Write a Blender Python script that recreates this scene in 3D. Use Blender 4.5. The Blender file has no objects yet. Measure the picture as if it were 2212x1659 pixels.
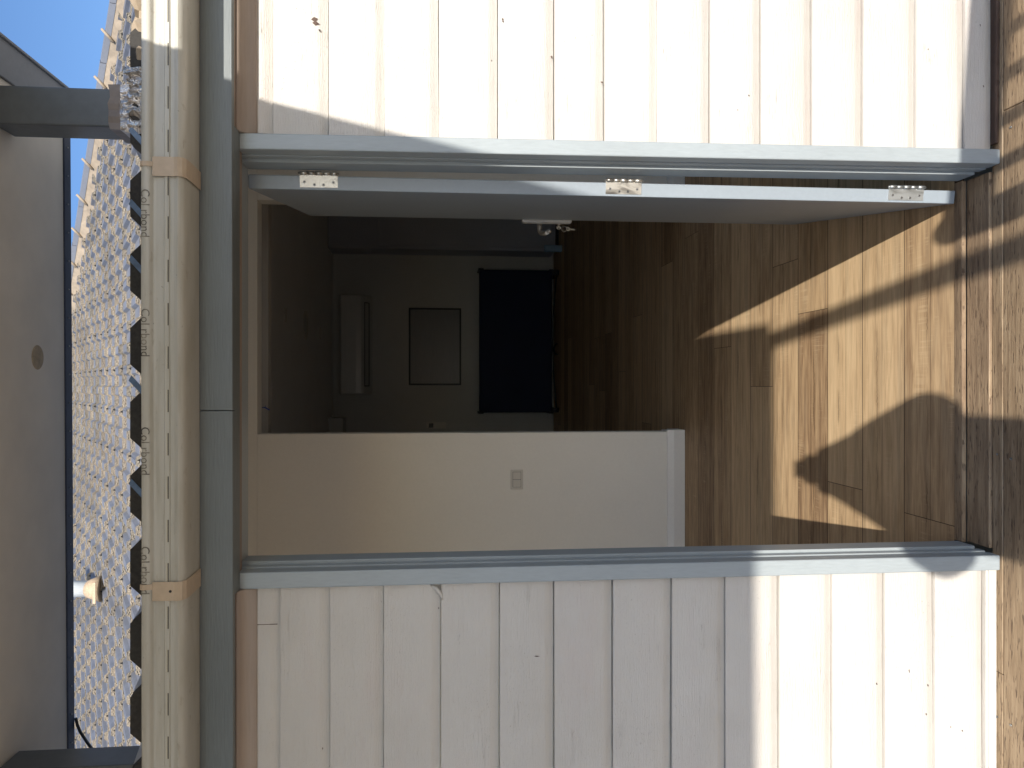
import bpy, bmesh, math, random
from mathutils import Vector, Matrix
random.seed(7)
S = bpy.context.scene
COL = S.collection

# ------------------------------------------------------------------ camera, world, sun, exposure
CY, CZ = -2.056, 1.547
TH = math.atan(166/1680)
cam = bpy.data.objects.new("camera", bpy.data.cameras.new("camera"))
COL.objects.link(cam)
fwd = Vector((0, math.cos(TH), -math.sin(TH))); up = Vector((0, math.sin(TH), math.cos(TH))); rgt = Vector((1, 0, 0))
m = Matrix.Identity(4)
for i in range(3):            # the phone was held upright, the picture lies on its side
    m[i][0] = -up[i]; m[i][1] = rgt[i]; m[i][2] = -fwd[i]
m.translation = Vector((0, CY, CZ))
cam.matrix_world = m
cam.data.sensor_width = 36; cam.data.lens = 1680/2212*36
cam.data.clip_start = 0.01; cam.data.clip_end = 500
S.camera = cam

SUNDIR = Vector((0.109, -1.0, 0.489)).normalized()      # towards the sun
EL = math.asin(SUNDIR.z); AZ = math.atan2(SUNDIR.x, SUNDIR.y)
w = bpy.data.worlds.new("World"); S.world = w; w.use_nodes = True
nt = w.node_tree; nt.nodes.clear()
sky = nt.nodes.new("ShaderNodeTexSky"); sky.sky_type = 'NISHITA'; sky.sun_disc = False
sky.sun_elevation = EL; sky.sun_rotation = AZ; sky.air_density = 1.0; sky.dust_density = 1.2; sky.ozone_density = 6.0
bg = nt.nodes.new("ShaderNodeBackground"); bg.inputs[1].default_value = 0.12
wo = nt.nodes.new("ShaderNodeOutputWorld")
nt.links.new(sky.outputs[0], bg.inputs[0]); nt.links.new(bg.outputs[0], wo.inputs[0])
sun = bpy.data.objects.new("sun", bpy.data.lights.new("sun", 'SUN')); COL.objects.link(sun)
sun.data.energy = 3.6; sun.data.angle = math.radians(0.53); sun.data.color = (1.0, 0.93, 0.84)
sun.rotation_euler = SUNDIR.to_track_quat('Z', 'Y').to_euler()
S.view_settings.view_transform = 'Standard'; S.view_settings.look = 'None'
S.view_settings.exposure = 0.78; S.view_settings.gamma = 1
S.render.engine = 'CYCLES'
S.cycles.max_bounces = 12; S.cycles.diffuse_bounces = 8

# ------------------------------------------------------------------ mesh helpers
class MB:
    def __init__(s): s.v = []; s.f = []; s.mi = []; s.sm = []
    def face(s, pts, mi=0, sm=False):
        b = len(s.v); s.v += [tuple(p) for p in pts]; s.f.append(tuple(range(b, b+len(pts)))); s.mi.append(mi); s.sm.append(sm)
    def box(s, x0, x1, y0, y1, z0, z1, mi=0):
        b = len(s.v)
        s.v += [(x0,y0,z0),(x1,y0,z0),(x1,y1,z0),(x0,y1,z0),(x0,y0,z1),(x1,y0,z1),(x1,y1,z1),(x0,y1,z1)]
        for q in ((0,3,2,1),(4,5,6,7),(0,1,5,4),(1,2,6,5),(2,3,7,6),(3,0,4,7)):
            s.f.append(tuple(b+i for i in q)); s.mi.append(mi); s.sm.append(False)
        return s
    def extr_x(s, prof, x0, x1, mi=0, sm=False, caps=True, closed=True, n=1):
        """profile of (y, z) points run along X in n steps"""
        b = len(s.v); k = len(prof)
        for i in range(n+1):
            x = x0+(x1-x0)*i/n
            s.v += [(x, p[0], p[1]) for p in prof]
        for i in range(n):
            for j in range(k if closed else k-1):
                a = b+i*k+j; c = b+i*k+(j+1) % k
                s.f.append((a, c, c+k, a+k)); s.mi.append(mi); s.sm.append(sm)
        if caps and closed:
            s.f.append(tuple(b+j for j in range(k))[::-1]); s.mi.append(mi); s.sm.append(False)
            s.f.append(tuple(b+n*k+j for j in range(k))); s.mi.append(mi); s.sm.append(False)
        return s
    def tube(s, pts, r, seg=10, mi=0, caps=True):
        pts = [Vector(p) for p in pts]; rs = r if isinstance(r, (list, tuple)) else [r]*len(pts)
        b = len(s.v); prev = None
        for i, p in enumerate(pts):
            t = (pts[min(i+1, len(pts)-1)]-pts[max(i-1, 0)]).normalized()
            if prev is None:
                a = t.cross(Vector((0, 0, 1)))
                if a.length < 1e-3: a = t.cross(Vector((0, 1, 0)))
                a.normalize()
            else:
                a = (prev-t*prev.dot(t)).normalized()
            prev = a; c = t.cross(a)
            for j in range(seg):
                an = 2*math.pi*j/seg
                s.v.append(tuple(p+a*math.cos(an)*rs[i]+c*math.sin(an)*rs[i]))
        for i in range(len(pts)-1):
            for j in range(seg):
                q = b+i*seg; s.f.append((q+j, q+(j+1) % seg, q+seg+(j+1) % seg, q+seg+j)); s.mi.append(mi); s.sm.append(True)
        if caps:
            s.f.append(tuple(b+j for j in range(seg))[::-1]); s.mi.append(mi); s.sm.append(False)
            e = b+(len(pts)-1)*seg; s.f.append(tuple(e+j for j in range(seg))); s.mi.append(mi); s.sm.append(False)
        return s
    def warp(s, fn, start=0):
        for i in range(start, len(s.v)): s.v[i] = tuple(fn(*s.v[i]))
        return s
    def build(s, name, mats, parent=None, bevel=0, seg=2, fix=True):
        me = bpy.data.meshes.new(name); me.from_pydata([tuple(v) for v in s.v], [], s.f)
        mats = mats if isinstance(mats, (list, tuple)) else [mats]
        for mm in mats: me.materials.append(mm)
        me.polygons.foreach_set("material_index", s.mi); me.polygons.foreach_set("use_smooth", s.sm)
        if fix:
            bm = bmesh.new(); bm.from_mesh(me); bmesh.ops.recalc_face_normals(bm, faces=bm.faces); bm.to_mesh(me); bm.free()
        me.update()
        o = bpy.data.objects.new(name, me); COL.objects.link(o)
        if parent: o.parent = parent; o.matrix_parent_inverse = parent.matrix_world.inverted()
        if bevel:
            md = o.modifiers.new("bevel", 'BEVEL'); md.width = bevel; md.segments = seg; md.limit_method = 'ANGLE'; md.angle_limit = math.radians(40)
            md.harden_normals = False
        return o

def empty(name, loc, label, cat, group=None):
    o = bpy.data.objects.new(name, None); COL.objects.link(o); o.location = loc; o.empty_display_size = .1
    o.matrix_world = Matrix.Translation(Vector(loc))
    o["label"] = label; o["category"] = cat
    if group: o["group"] = group
    return o
def tag(o, label, cat, group=None):
    o["label"] = label; o["category"] = cat
    if group: o["group"] = group
    return o
def struct(o, label=None):
    o["kind"] = "structure"
    if label: o["label"] = label
    return o

# ------------------------------------------------------------------ material helpers
def lin(c): return tuple(((x/255)/12.92 if x/255 <= .04045 else ((x/255+.055)/1.055)**2.4) for x in c)
class NT:
    def __init__(s, name):
        s.m = bpy.data.materials.new(name); s.m.use_nodes = True; s.t = s.m.node_tree
        s.b = s.t.nodes["Principled BSDF"]; s.co = s.t.nodes.new("ShaderNodeTexCoord").outputs["Object"]
    def n(s, t, **k):
        x = s.t.nodes.new(t)
        for a, v in k.items(): setattr(x, a, v)
        return x
    def l(s, a, b): s.t.links.new(a, b)
    def val(s, sock, v):
        if hasattr(v, "is_linked") or isinstance(v, bpy.types.NodeSocket): s.l(v, sock)
        else: sock.default_value = v
    def math(s, op, a, b=0.0, c=0.0, clamp=False):
        x = s.n("ShaderNodeMath", operation=op, use_clamp=clamp); s.val(x.inputs[0], a); s.val(x.inputs[1], b); s.val(x.inputs[2], c); return x.outputs[0]
    def mapp(s, scale, loc=(0, 0, 0), src=None):
        x = s.n("ShaderNodeMapping"); s.l(src or s.co, x.inputs[0]); x.inputs["Scale"].default_value = scale; x.inputs["Location"].default_value = loc; return x.outputs[0]
    def noise(s, vec, scale, detail=3, rough=.55, dist=0.0):
        x = s.n("ShaderNodeTexNoise"); s.l(vec, x.inputs["Vector"]); x.inputs["Scale"].default_value = scale
        x.inputs["Detail"].default_value = detail; x.inputs["Roughness"].default_value = rough; x.inputs["Distortion"].default_value = dist
        return x.outputs[0]
    def ramp(s, f, stops, interp='LINEAR'):
        x = s.n("ShaderNodeValToRGB"); x.color_ramp.interpolation = interp; s.l(f, x.inputs[0]); e = x.color_ramp.elements
        while len(e) < len(stops): e.new(.5)
        for q, (p, c) in zip(e, stops): q.position = p; q.color = (*c, 1) if len(c) == 3 else c
        return x.outputs[0]
    def mix(s, f, a, b, mode='MIX'):
        x = s.n("ShaderNodeMix", data_type='RGBA', blend_type=mode); s.val(x.inputs[0], f)
        for i, c in ((6, a), (7, b)):
            if isinstance(c, tuple): x.inputs[i].default_value = (*c, 1)
            else: s.l(c, x.inputs[i])
        return x.outputs[2]
    def sep(s):
        x = s.n("ShaderNodeSeparateXYZ"); s.l(s.co, x.inputs[0]); return x.outputs
    def comb(s, a, b, c):
        x = s.n("ShaderNodeCombineXYZ"); s.val(x.inputs[0], a); s.val(x.inputs[1], b); s.val(x.inputs[2], c); return x.outputs[0]
    def col(s, c):
        if isinstance(c, tuple): s.b.inputs["Base Color"].default_value = (*c, 1)
        else: s.l(c, s.b.inputs["Base Color"])
    def rough(s, r): s.val(s.b.inputs["Roughness"], r)
    def bump(s, h, strength=.3, dist=.002):
        x = s.n("ShaderNodeBump"); x.inputs["Strength"].default_value = strength; x.inputs["Distance"].default_value = dist
        s.l(h, x.inputs["Height"]); s.l(x.outputs[0], s.b.inputs["Normal"])

def paint(name, c, rough=.45, var=.06, bumps=.25, grain=(3, 3, 3), scale=20, metallic=0, spec=.5):
    t = NT(name); v = t.mapp(grain); n1 = t.noise(v, scale, 4); n2 = t.noise(t.co, 3, 3)
    f = t.math('ADD', t.math('MULTIPLY', n1, .5), t.math('MULTIPLY', n2, .5))
    lo = tuple(x*(1-var*2) for x in c); hi = tuple(min(1, x*(1+var)) for x in c)
    t.col(t.ramp(f, [(.35, lo), (.65, hi)])); t.rough(rough); t.b.inputs["Metallic"].default_value = metallic
    t.b.inputs["Specular IOR Level"].default_value = spec
    if bumps: t.bump(n1, bumps, .002)
    return t.m

def weatherboard_mat():
    t = NT("cream_weatherboard_paint")
    X, Y, Z = t.sep()
    grain = t.noise(t.mapp((2.0, 2, 70)), 6, 5, .6)
    blot = t.noise(t.co, 2.6, 4, .6)
    fine = t.noise(t.mapp((5, 5, 40)), 14, 6, .65)
    base = t.ramp(blot, [(.3, (.54, .514, .468)), (.5, (.58, .554, .508)), (.7, (.605, .58, .535))])
    # weathering: small crazed specks where the noise peaks together
    sp = t.noise(t.mapp((9, 9, 16)), 22, 5, .7); area = t.noise(t.mapp((1, 1, 1.6), (4, 2, 1)), 3.2, 2)
    sk = t.math('MULTIPLY', t.math('GREATER_THAN', sp, .66), t.math('MULTIPLY', t.math('SUBTRACT', area, .46, clamp=True), 5, clamp=True))
    c = t.mix(t.math('MULTIPLY', sk, .75), base, (.30, .26, .22))
    # long hairline cracks along the boards
    cr = t.noise(t.mapp((1.1, 1, 26), (0, 0, 3.3)), 5, 3, .5)
    band = t.math('SUBTRACT', 1, t.math('MULTIPLY', t.math('ABSOLUTE', t.math('SUBTRACT', cr, .5)), 150), clamp=True)
    brk = t.math('MULTIPLY', t.math('SUBTRACT', t.noise(t.mapp((1.2, 1, 5), (7, 0, 0)), 4, 2), .6, clamp=True), 8, clamp=True)
    ck = t.math('MULTIPLY', band, brk)
    c = t.mix(t.math('MULTIPLY', ck, .6), c, (.22, .18, .15))
    # dark chips
    vo = t.n("ShaderNodeTexVoronoi"); t.l(t.mapp((1.0, 1.0, 1.6)), vo.inputs["Vector"]); vo.inputs["Scale"].default_value = 7.5
    chip = t.math('LESS_THAN', vo.outputs["Distance"], .022)
    c = t.mix(t.math('MULTIPLY', chip, .8), c, (.12, .09, .07))
    warmn = t.noise(t.mapp((.7, 1, 3.0), (2, 0, 5)), 3.0, 4, .6)
    c = t.mix(t.math('MULTIPLY', t.math('SUBTRACT', warmn, .52, clamp=True), 2.2, clamp=True), c, (.56, .49, .45))
    t.col(c); t.rough(.42); t.b.inputs["Specular IOR Level"].default_value = .4
    h = t.math('ADD', t.math('MULTIPLY', grain, .5), t.math('MULTIPLY', fine, .5))
    h = t.math('SUBTRACT', h, t.math('MULTIPLY', t.math('ADD', ck, sk), .5))
    t.bump(h, .8, .0035)
    return t.m

def plank_mat():
    t = NT("oak_laminate"); X, Y, Z = t.sep()
    g = .2525
    row = t.math('DIVIDE', t.math('SUBTRACT', Y, .3810), g); idx = t.math('FLOOR', row); fr = t.math('FRACT', row)
    wn = t.n("ShaderNodeTexWhiteNoise", noise_dimensions='1D'); t.l(idx, wn.inputs["W"]); r1 = wn.outputs[0]
    xs = t.math('ADD', X, t.math('MULTIPLY', r1, 13.7))
    # board along X 1.29 m long, end joints at a different place in each row
    xe = t.math('DIVIDE', t.math('ADD', X, t.math('MULTIPLY', r1, 2.6)), 2.6); ei = t.math('FLOOR', xe); ef = t.math('FRACT', xe)
    wn2 = t.n("ShaderNodeTexWhiteNoise", noise_dimensions='2D'); t.l(t.comb(idx, ei, 0), wn2.inputs["Vector"]); r2 = wn2.outputs[0]
    vec = t.comb(t.math('ADD', xs, t.math('MULTIPLY', r2, 9)), Y, 0)
    g1 = t.noise(t.mapp((1.3, 16, 1), src=vec), 3.0, 5, .6, .6)
    g2 = t.noise(t.mapp((6, 150, 1), src=vec), 2.0, 4, .6)
    strip = t.noise(t.comb(0, t.math('MULTIPLY', Y, 1.0), r2), 16, 1)
    f = t.math('ADD', t.math('ADD', t.math('MULTIPLY', g1, .50), t.math('MULTIPLY', g2, .28)), t.math('MULTIPLY', strip, .22))
    f = t.math('ADD', f, t.math('MULTIPLY', t.math('SUBTRACT', r2, .5), .22))
    c = t.ramp(f, [(.22, (.105, .060, .033)), (.36, (.28, .18, .102)), (.49, (.47, .325, .185)), (.61, (.62, .45, .265)), (.78, (.74, .56, .34))])
    grey = t.noise(t.mapp((1, 9, 1), (3, 0, 0), src=vec), 2, 2)
    c = t.mix(t.math('MULTIPLY', t.math('SUBTRACT', grey, .5, clamp=True), 1.6, clamp=True), c, (.30, .235, .16))
    # dark drying cracks down the middle of some boards
    wob = t.math('MULTIPLY', t.math('SUBTRACT', t.noise(t.mapp((3.2, 1, 1), src=vec), 3, 4, .7), .5), .13)
    off = t.math('ABSOLUTE', t.math('SUBTRACT', t.math('ADD', fr, wob), t.math('ADD', .42, t.math('MULTIPLY', r2, .25))))
    ck = t.math('SUBTRACT', 1, t.math('DIVIDE', off, .012), clamp=True)
    brk = t.math('MULTIPLY', t.math('SUBTRACT', t.noise(t.mapp((1.6, .1, 1), (5, 0, 0), src=vec), 2.2, 2), .47, clamp=True), 7, clamp=True)
    ck = t.math('MULTIPLY', ck, brk)
    soft = t.math('MULTIPLY', t.math('SUBTRACT', 1, t.math('DIVIDE', off, .07), clamp=True), t.math('MULTIPLY', brk, .35))
    c = t.mix(soft, c, (.16, .09, .045)); c = t.mix(t.math('MULTIPLY', ck, .9), c, (.03, .018, .010))
    # saw marks across the grain
    saw = t.noise(t.mapp((170, 5, 1), src=vec), 1.0, 2, .5); sawm = t.math('MULTIPLY', t.math('SUBTRACT', t.noise(t.mapp((2, 6, 1), (1, 4, 0), src=vec), 2, 2), .54, clamp=True), 6, clamp=True)
    sw = t.math('MULTIPLY', t.math('GREATER_THAN', saw, .56), sawm)
    c = t.mix(t.math('MULTIPLY', sw, .30), c, (.70, .54, .34))
    # joints
    half = t.math('MULTIPLY', t.math('LESS_THAN', t.math('ABSOLUTE', t.math('SUBTRACT', fr, t.math('ADD', .44, t.math('MULTIPLY', r1, .12)))), .0045), .75)
    j1 = t.math('LESS_THAN', t.math('MINIMUM', fr, t.math('SUBTRACT', 1, fr)), .0085)
    j2 = t.math('LESS_THAN', t.math('MINIMUM', ef, t.math('SUBTRACT', 1, ef)), .0005)
    j = t.math('MAXIMUM', t.math('MAXIMUM', j1, j2), half)
    c = t.mix(t.math('MULTIPLY', j, .85), c, (.025, .015, .01))
    t.col(c); t.rough(.55); t.b.inputs["Specular IOR Level"].default_value = .22
    t.bump(t.math('SUBTRACT', t.math('MULTIPLY', g2, .5), j), .25, .001)
    return t.m

def hardwood(name, cols, seam=None, w=.14, rough=.6, along='X'):
    """weathered boards running along X; colour from grain, streaks and small dark pores"""
    t = NT(name); X, Y, Z = t.sep()
    idx = t.math('FLOOR', t.math('DIVIDE', t.math('SUBTRACT', Y, seam or 0), w))
    wn = t.n("ShaderNodeTexWhiteNoise", noise_dimensions='1D'); t.l(idx, wn.inputs["W"]); r = wn.outputs[0]
    vec = t.comb(t.math('ADD', X, t.math('MULTIPLY', r, 17)), Y, Z)
    g1 = t.noise(t.mapp((1.2, 18, 6), src=vec), 4, 5, .65, .4); g2 = t.noise(t.mapp((8, 120, 30), src=vec), 2, 4, .6)
    pore = t.noise(t.mapp((28, 190, 40), src=vec), 1.0, 2, .5); st = t.noise(t.mapp((.8, 1.5, 1), src=vec), 2.4, 4, .6)
    f = t.math('ADD', t.math('MULTIPLY', g1, .42), t.math('ADD', t.math('MULTIPLY', g2, .25), t.math('MULTIPLY', st, .33)))
    f = t.math('ADD', f, t.math('MULTIPLY', t.math('SUBTRACT', r, .5), .10))
    c = t.ramp(f, [(.30, cols[0]), (.48, cols[1]), (.62, cols[2]), (.78, cols[3])])
    pm = t.math('MULTIPLY', t.math('SUBTRACT', pore, .60, clamp=True), 12, clamp=True)
    c = t.mix(t.math('MULTIPLY', pm, .65), c, (.055, .030, .020))
    t.col(c); t.rough(rough); t.b.inputs["Specular IOR Level"].default_value = .3
    t.bump(t.math('SUBTRACT', t.math('ADD', g2, g1), pm), .6, .002)
    return t.m

def gutter_mat():
    t = NT("aged_cream_gutter"); X, Y, Z = t.sep()
    n = t.noise(t.mapp((1.2, 3, 14)), 4, 5, .6); c = t.ramp(n, [(.3, (.40, .385, .325)), (.55, (.475, .465, .41)), (.75, (.505, .495, .445))])
    d = t.noise(t.mapp((4, 6, 16), (2, 0, 0)), 5, 5, .7, .5); dm = t.math('MULTIPLY', t.math('SUBTRACT', d, .60, clamp=True), 7, clamp=True)
    c = t.mix(t.math('MULTIPLY', dm, .5), c, (.20, .145, .085))
    s2 = t.noise(t.mapp((14, 6, 22), (9, 0, 3)), 6, 4, .6); sm = t.math('MULTIPLY', t.math('SUBTRACT', s2, .70, clamp=True), 12, clamp=True)
    c = t.mix(t.math('MULTIPLY', sm, .8), c, (.05, .04, .035))
    t.col(c); t.rough(.38); t.bump(t.noise(t.mapp((.8, 2, 8)), 4, 2), .12, .004)
    return t.m

def tile_mats():
    a = NT("tile_glaze_grey"); n = a.noise(a.mapp((3, 3, 3)), 4, 4); a.col(a.ramp(n, [(.3, (.145, .155, .18)), (.7, (.215, .225, .255))])); a.rough(.5)
    a.bump(a.noise(a.co, 60, 3), .2, .003)
    b = NT("tile_rough_butt"); v = b.n("ShaderNodeTexVoronoi"); b.l(b.mapp((1, 1, 1)), v.inputs["Vector"]); v.inputs["Scale"].default_value = 75
    n = b.noise(b.co, 1.5, 3); c = b.ramp(n, [(.3, (.36, .33, .27)), (.55, (.46, .385, .29)), (.75, (.35, .32, .275))])
    g = b.math('SUBTRACT', 1, b.math('MULTIPLY', v.outputs["Distance"], 2.0), clamp=True)
    c = b.mix(b.math('MULTIPLY', b.math('GREATER_THAN', v.outputs["Distance"], .52), .45), c, (.17, .14, .10))
    b.col(c); b.rough(.75); b.bump(g, 1.0, .014)
    return a.m, b.m

M = {}
M['board'] = weatherboard_mat()
M['trim'] = paint("blue_grey_trim_paint", (.33, .37, .385), .38, .05, .3, (14, 14, 2.0), 14)
M['fascia'] = paint("blue_grey_fascia_paint", (.145, .165, .168), .45, .07, .35, (1.5, 6, 20), 12)
M['door'] = paint("door_paint_grey", (.28, .325, .365), .40, .03, .12, (4, 4, 4), 20)
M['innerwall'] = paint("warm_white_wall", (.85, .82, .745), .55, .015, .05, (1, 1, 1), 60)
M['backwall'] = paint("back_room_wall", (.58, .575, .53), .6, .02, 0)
M['ceiling'] = paint("ceiling_white", (.86, .85, .82), .7, .02, 0)
M['skirt'] = paint("white_gloss_skirting", (.82, .80, .75), .32, .02, .05)
M['plank'] = plank_mat()
M['deck'] = hardwood("weathered_deck", [(.11, .070, .042), (.28, .20, .122), (.41, .31, .20), (.53, .42, .285)], seam=-.044, w=.14, rough=.65)
M['sill'] = hardwood("oiled_sill_timber", [(.09, .058, .036), (.235, .165, .105), (.37, .275, .175), (.49, .385, .255)], seam=-5, w=30, rough=.5)
M['darktimber'] = hardwood("dark_stained_timber", [(.03, .018, .013), (.07, .042, .03), (.11, .07, .05), (.16, .11, .08)], seam=-5, w=30, rough=.6)
M['gutter'] = gutter_mat()
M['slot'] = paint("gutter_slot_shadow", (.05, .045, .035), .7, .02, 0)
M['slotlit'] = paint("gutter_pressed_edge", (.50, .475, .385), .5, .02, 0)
M['strap'] = paint("tan_strap_metal", (.50, .40, .29), .4, .06, .1, (3, 3, 3), 18)
M['steel'] = paint("blue_grey_steel", (.088, .102, .112), .42, .08, .2, (5, 5, 5), 8)
M['barge'] = paint('grey_barge_steel', (.20, .21, .22), .45, .05, .1)
M['navy'] = paint("navy_steel_edge", (.012, .020, .045), .4, .15, .1)
M['panel'] = paint("patio_ceiling_cream", (.85, .77, .63), .6, .05, .1, (1, 1, 1), 8)
M['black'] = paint("black_plastic", (.012, .012, .014), .5, .1, 0)
M['edgeshade'] = paint("lean_to_edge_shade", (.035, .032, .028), .8, .3, .5, (1, 1, 1), 90)  # shade under the patio roof painted into the sheet ends
M['tan'] = paint("tan_hip_mortar", (.36, .29, .21), .8, .12, .5, (1, 1, 1), 24)
M['hip'] = paint("grey_hip_capping", (.20, .21, .235), .5, .05, 0)
M['pipe'] = paint("pale_vent_pipe", (.60, .64, .66), .35, .08, .1, (12, 12, 2), 16)
M['rust'] = paint("rust_stained_collar", (.50, .37, .24), .6, .15, .2)
M['foil'] = paint("blue_sarking_foil", (.10, .17, .28), .3, .2, .2)
M['tileA'], M['tileB'] = tile_mats()
for k_, amt in (('tileA', .45), ('tileB', .5)):      # every tile weathered a little differently, with lichen blotches
    mt = M[k_]; T_ = NT.__new__(NT); T_.m = mt; T_.t = mt.node_tree; T_.b = T_.t.nodes["Principled BSDF"]; T_.co = T_.t.nodes.new("ShaderNodeTexCoord").outputs["Object"]
    src = T_.b.inputs["Base Color"].links[0].from_socket
    X_, Y_, Z_ = T_.sep()
    wn_ = T_.n("ShaderNodeTexWhiteNoise", noise_dimensions='2D')
    T_.l(T_.comb(T_.math('FLOOR', T_.math('DIVIDE', X_, .30)), T_.math('FLOOR', T_.math('DIVIDE', T_.math('SUBTRACT', Y_, 2.39), .2768)), 0), wn_.inputs["Vector"])
    lich = T_.math('MULTIPLY', T_.math('SUBTRACT', T_.noise(T_.co, 5, 4, .65), .52, clamp=True), 3.0, clamp=True)
    f_ = T_.math('ADD', T_.math('MULTIPLY', wn_.outputs[0], amt), T_.math('MULTIPLY', lich, .35), clamp=True)
    T_.col(T_.mix(f_, src, (.13, .12, .105)))
_t = NT("printed_grey_ink"); _t.col(_t.ramp(_t.noise(_t.mapp((1, 1, 1)), 16, 4, .7), [(.40, (.055, .05, .045)), (.68, (.30, .28, .23))])); _t.rough(.6); M['text'] = _t.m
M['navyfab'] = paint("navy_panel_board", (.008, .015, .048), .75, .1, .1)
M['acwhite'] = paint("air_conditioner_white", (.62, .62, .58), .22, .02, 0)
M['white'] = paint("white_plastic", (.66, .63, .56), .35, .02, 0)
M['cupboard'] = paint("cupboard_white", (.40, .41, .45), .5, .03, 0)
M['screen'] = paint("dark_screen", (.02, .025, .035), .3, .05, 0)
M['rail'] = paint("balustrade_cream_paint", (.62, .59, .53), .45, .04, .2)
M['ground'] = paint("pale_concrete_yard", (.42, .40, .37), .9, .15, .3, (1, 1, 1), 3)
M['bluebit'] = paint("blue_plastic", (.02, .07, .32), .4, .1, 0)
M['skin'] = paint("skin", (.50, .30, .21), .5, .04, .05)
M['shirt'] = paint("dark_shirt_cloth", (.05, .06, .09), .85, .1, .3, (1, 1, 1), 40)
M['jeans'] = paint("denim", (.07, .09, .14), .9, .15, .3, (1, 1, 1), 60)
M['hair'] = paint("brown_hair", (.05, .03, .02), .6, .2, .5, (1, 1, 10), 60)
def metal(name, c, rough, dirt):
    t = NT(name); n = t.noise(t.mapp((1, 1, .5)), 30, 3, .6, 1.0); k = t.ramp(n, [(.30, dirt), (.52, c)]); t.col(k)
    t.rough(t.math('ADD', rough, t.math('MULTIPLY', n, .25))); t.b.inputs["Metallic"].default_value = .85; t.bump(n, .3, .002); return t.m
M['hinge'] = metal("worn_hinge_steel", (.55, .53, .48), .25, (.10, .09, .08))
M['hingepaint'] = metal("paint_smeared_hinge", (.50, .52, .52), .35, (.30, .31, .30))
M['satin'] = metal("satin_lock_steel", (.50, .48, .44), .32, (.44, .42, .39))
M['key'] = metal("nickel_key", (.42, .38, .30), .3, (.25, .22, .17))
M['screw'] = metal("screw_steel", (.35, .35, .34), .3, (.08, .08, .08))
def foilm():
    t = NT("crinkled_flashing_foil"); n = t.noise(t.co, 26, 4, .6, 1.2); t.col(t.ramp(n, [(.3, (.30, .26, .22)), (.6, (.66, .63, .60))]))
    t.rough(.32); t.b.inputs["Metallic"].default_value = .8; t.bump(n, 1.0, .02); return t.m
M['flash'] = foilm()
def glass_art():
    t = NT("whiteboard_gloss"); n = t.noise(t.mapp((1, 1, 40)), 6, 3); t.col(t.ramp(n, [(.3, (.20, .20, .20)), (.7, (.25, .25, .25))])); t.rough(.35); t.bump(n, .15, .004); return t.m
M['art'] = glass_art()

# ------------------------------------------------------------------ ground, deck, interior floor
DZ = -.020
g = MB(); g.face([(-60, -60, -.75), (60, -60, -.75), (60, 60, -.75), (-60, 60, -.75)])
struct(g.build("ground", M['ground'], fix=False))

d = MB()
y = -.0015; first = True
k = 0
while y > -4.3:
    wd = .0425 if k == 0 else .14
    x = -6.0
    rr = random.Random(k*5+1)
    cuts = [-6.0]
    while cuts[-1] < 6: cuts.append(cuts[-1]+rr.uniform(2.0, 3.8))
    if k == 0: cuts = [-6, -4.1, -.806, 2.2, 5.1, 8]
    if k == 1: cuts = [-6, -3.2, -1.9, .757, 3.6, 8]
    for a, b in zip(cuts[:-1], cuts[1:]):
        d.box(a+.0008, b-.0008, y-wd+.0012, y-.0012, DZ-.02, DZ+rr.uniform(-.0012, .0012))
    # dark screw heads near the joists
    y -= wd; k += 1
deck = d.build("deck", M['deck'], bevel=.0015, seg=1); struct(deck)
nl = MB()
rr = random.Random(3)
for xj in (-3.3, -2.55, -1.75, -.93, -.20, .70, 1.32, 2.1):
    yy = -.0015
    for k in range(8):
        wd = .0425 if k == 0 else .14
        for q in (.22, .78) if k else (.5,):
            cx, cy = xj+rr.uniform(-.008, .008), yy-wd*q
            nl.tube([(cx, cy, DZ), (cx, cy, DZ+.0028)], .0034, 10)
        yy -= wd
tagn = nl.build("deck_screws", M['screw']); tagn.parent = deck
fr = MB()      # joists and rim under the deck
for xj in (-3.3, -2.5, -1.75, -.93, -.20, .70, 1.32, 2.1, 3.0): fr.box(xj-.03, xj+.03, -4.25, -.1, -.20, DZ-.021)
fr.box(-6, 6, -4.3, -4.26, -.22, DZ-.021)
fo = fr.build("deck_frame", M['darktimber']); fo.parent = deck

f = MB(); f.box(-3.5, 3.0, .1285, 8.3, -.03, 0.0)
floor = f.build("floor", M['plank']); struct(floor)

# ------------------------------------------------------------------ HOUSE
house = empty("house", (0, 0, 0), "cream weatherboard house with blue-grey door frame and open front door", "house")

def lean(x, y, z):            # the right side of the old frame is out of plumb
    if x > .3: x += .020*(2.06-z)/2.09
    return (x, y, z)

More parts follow.
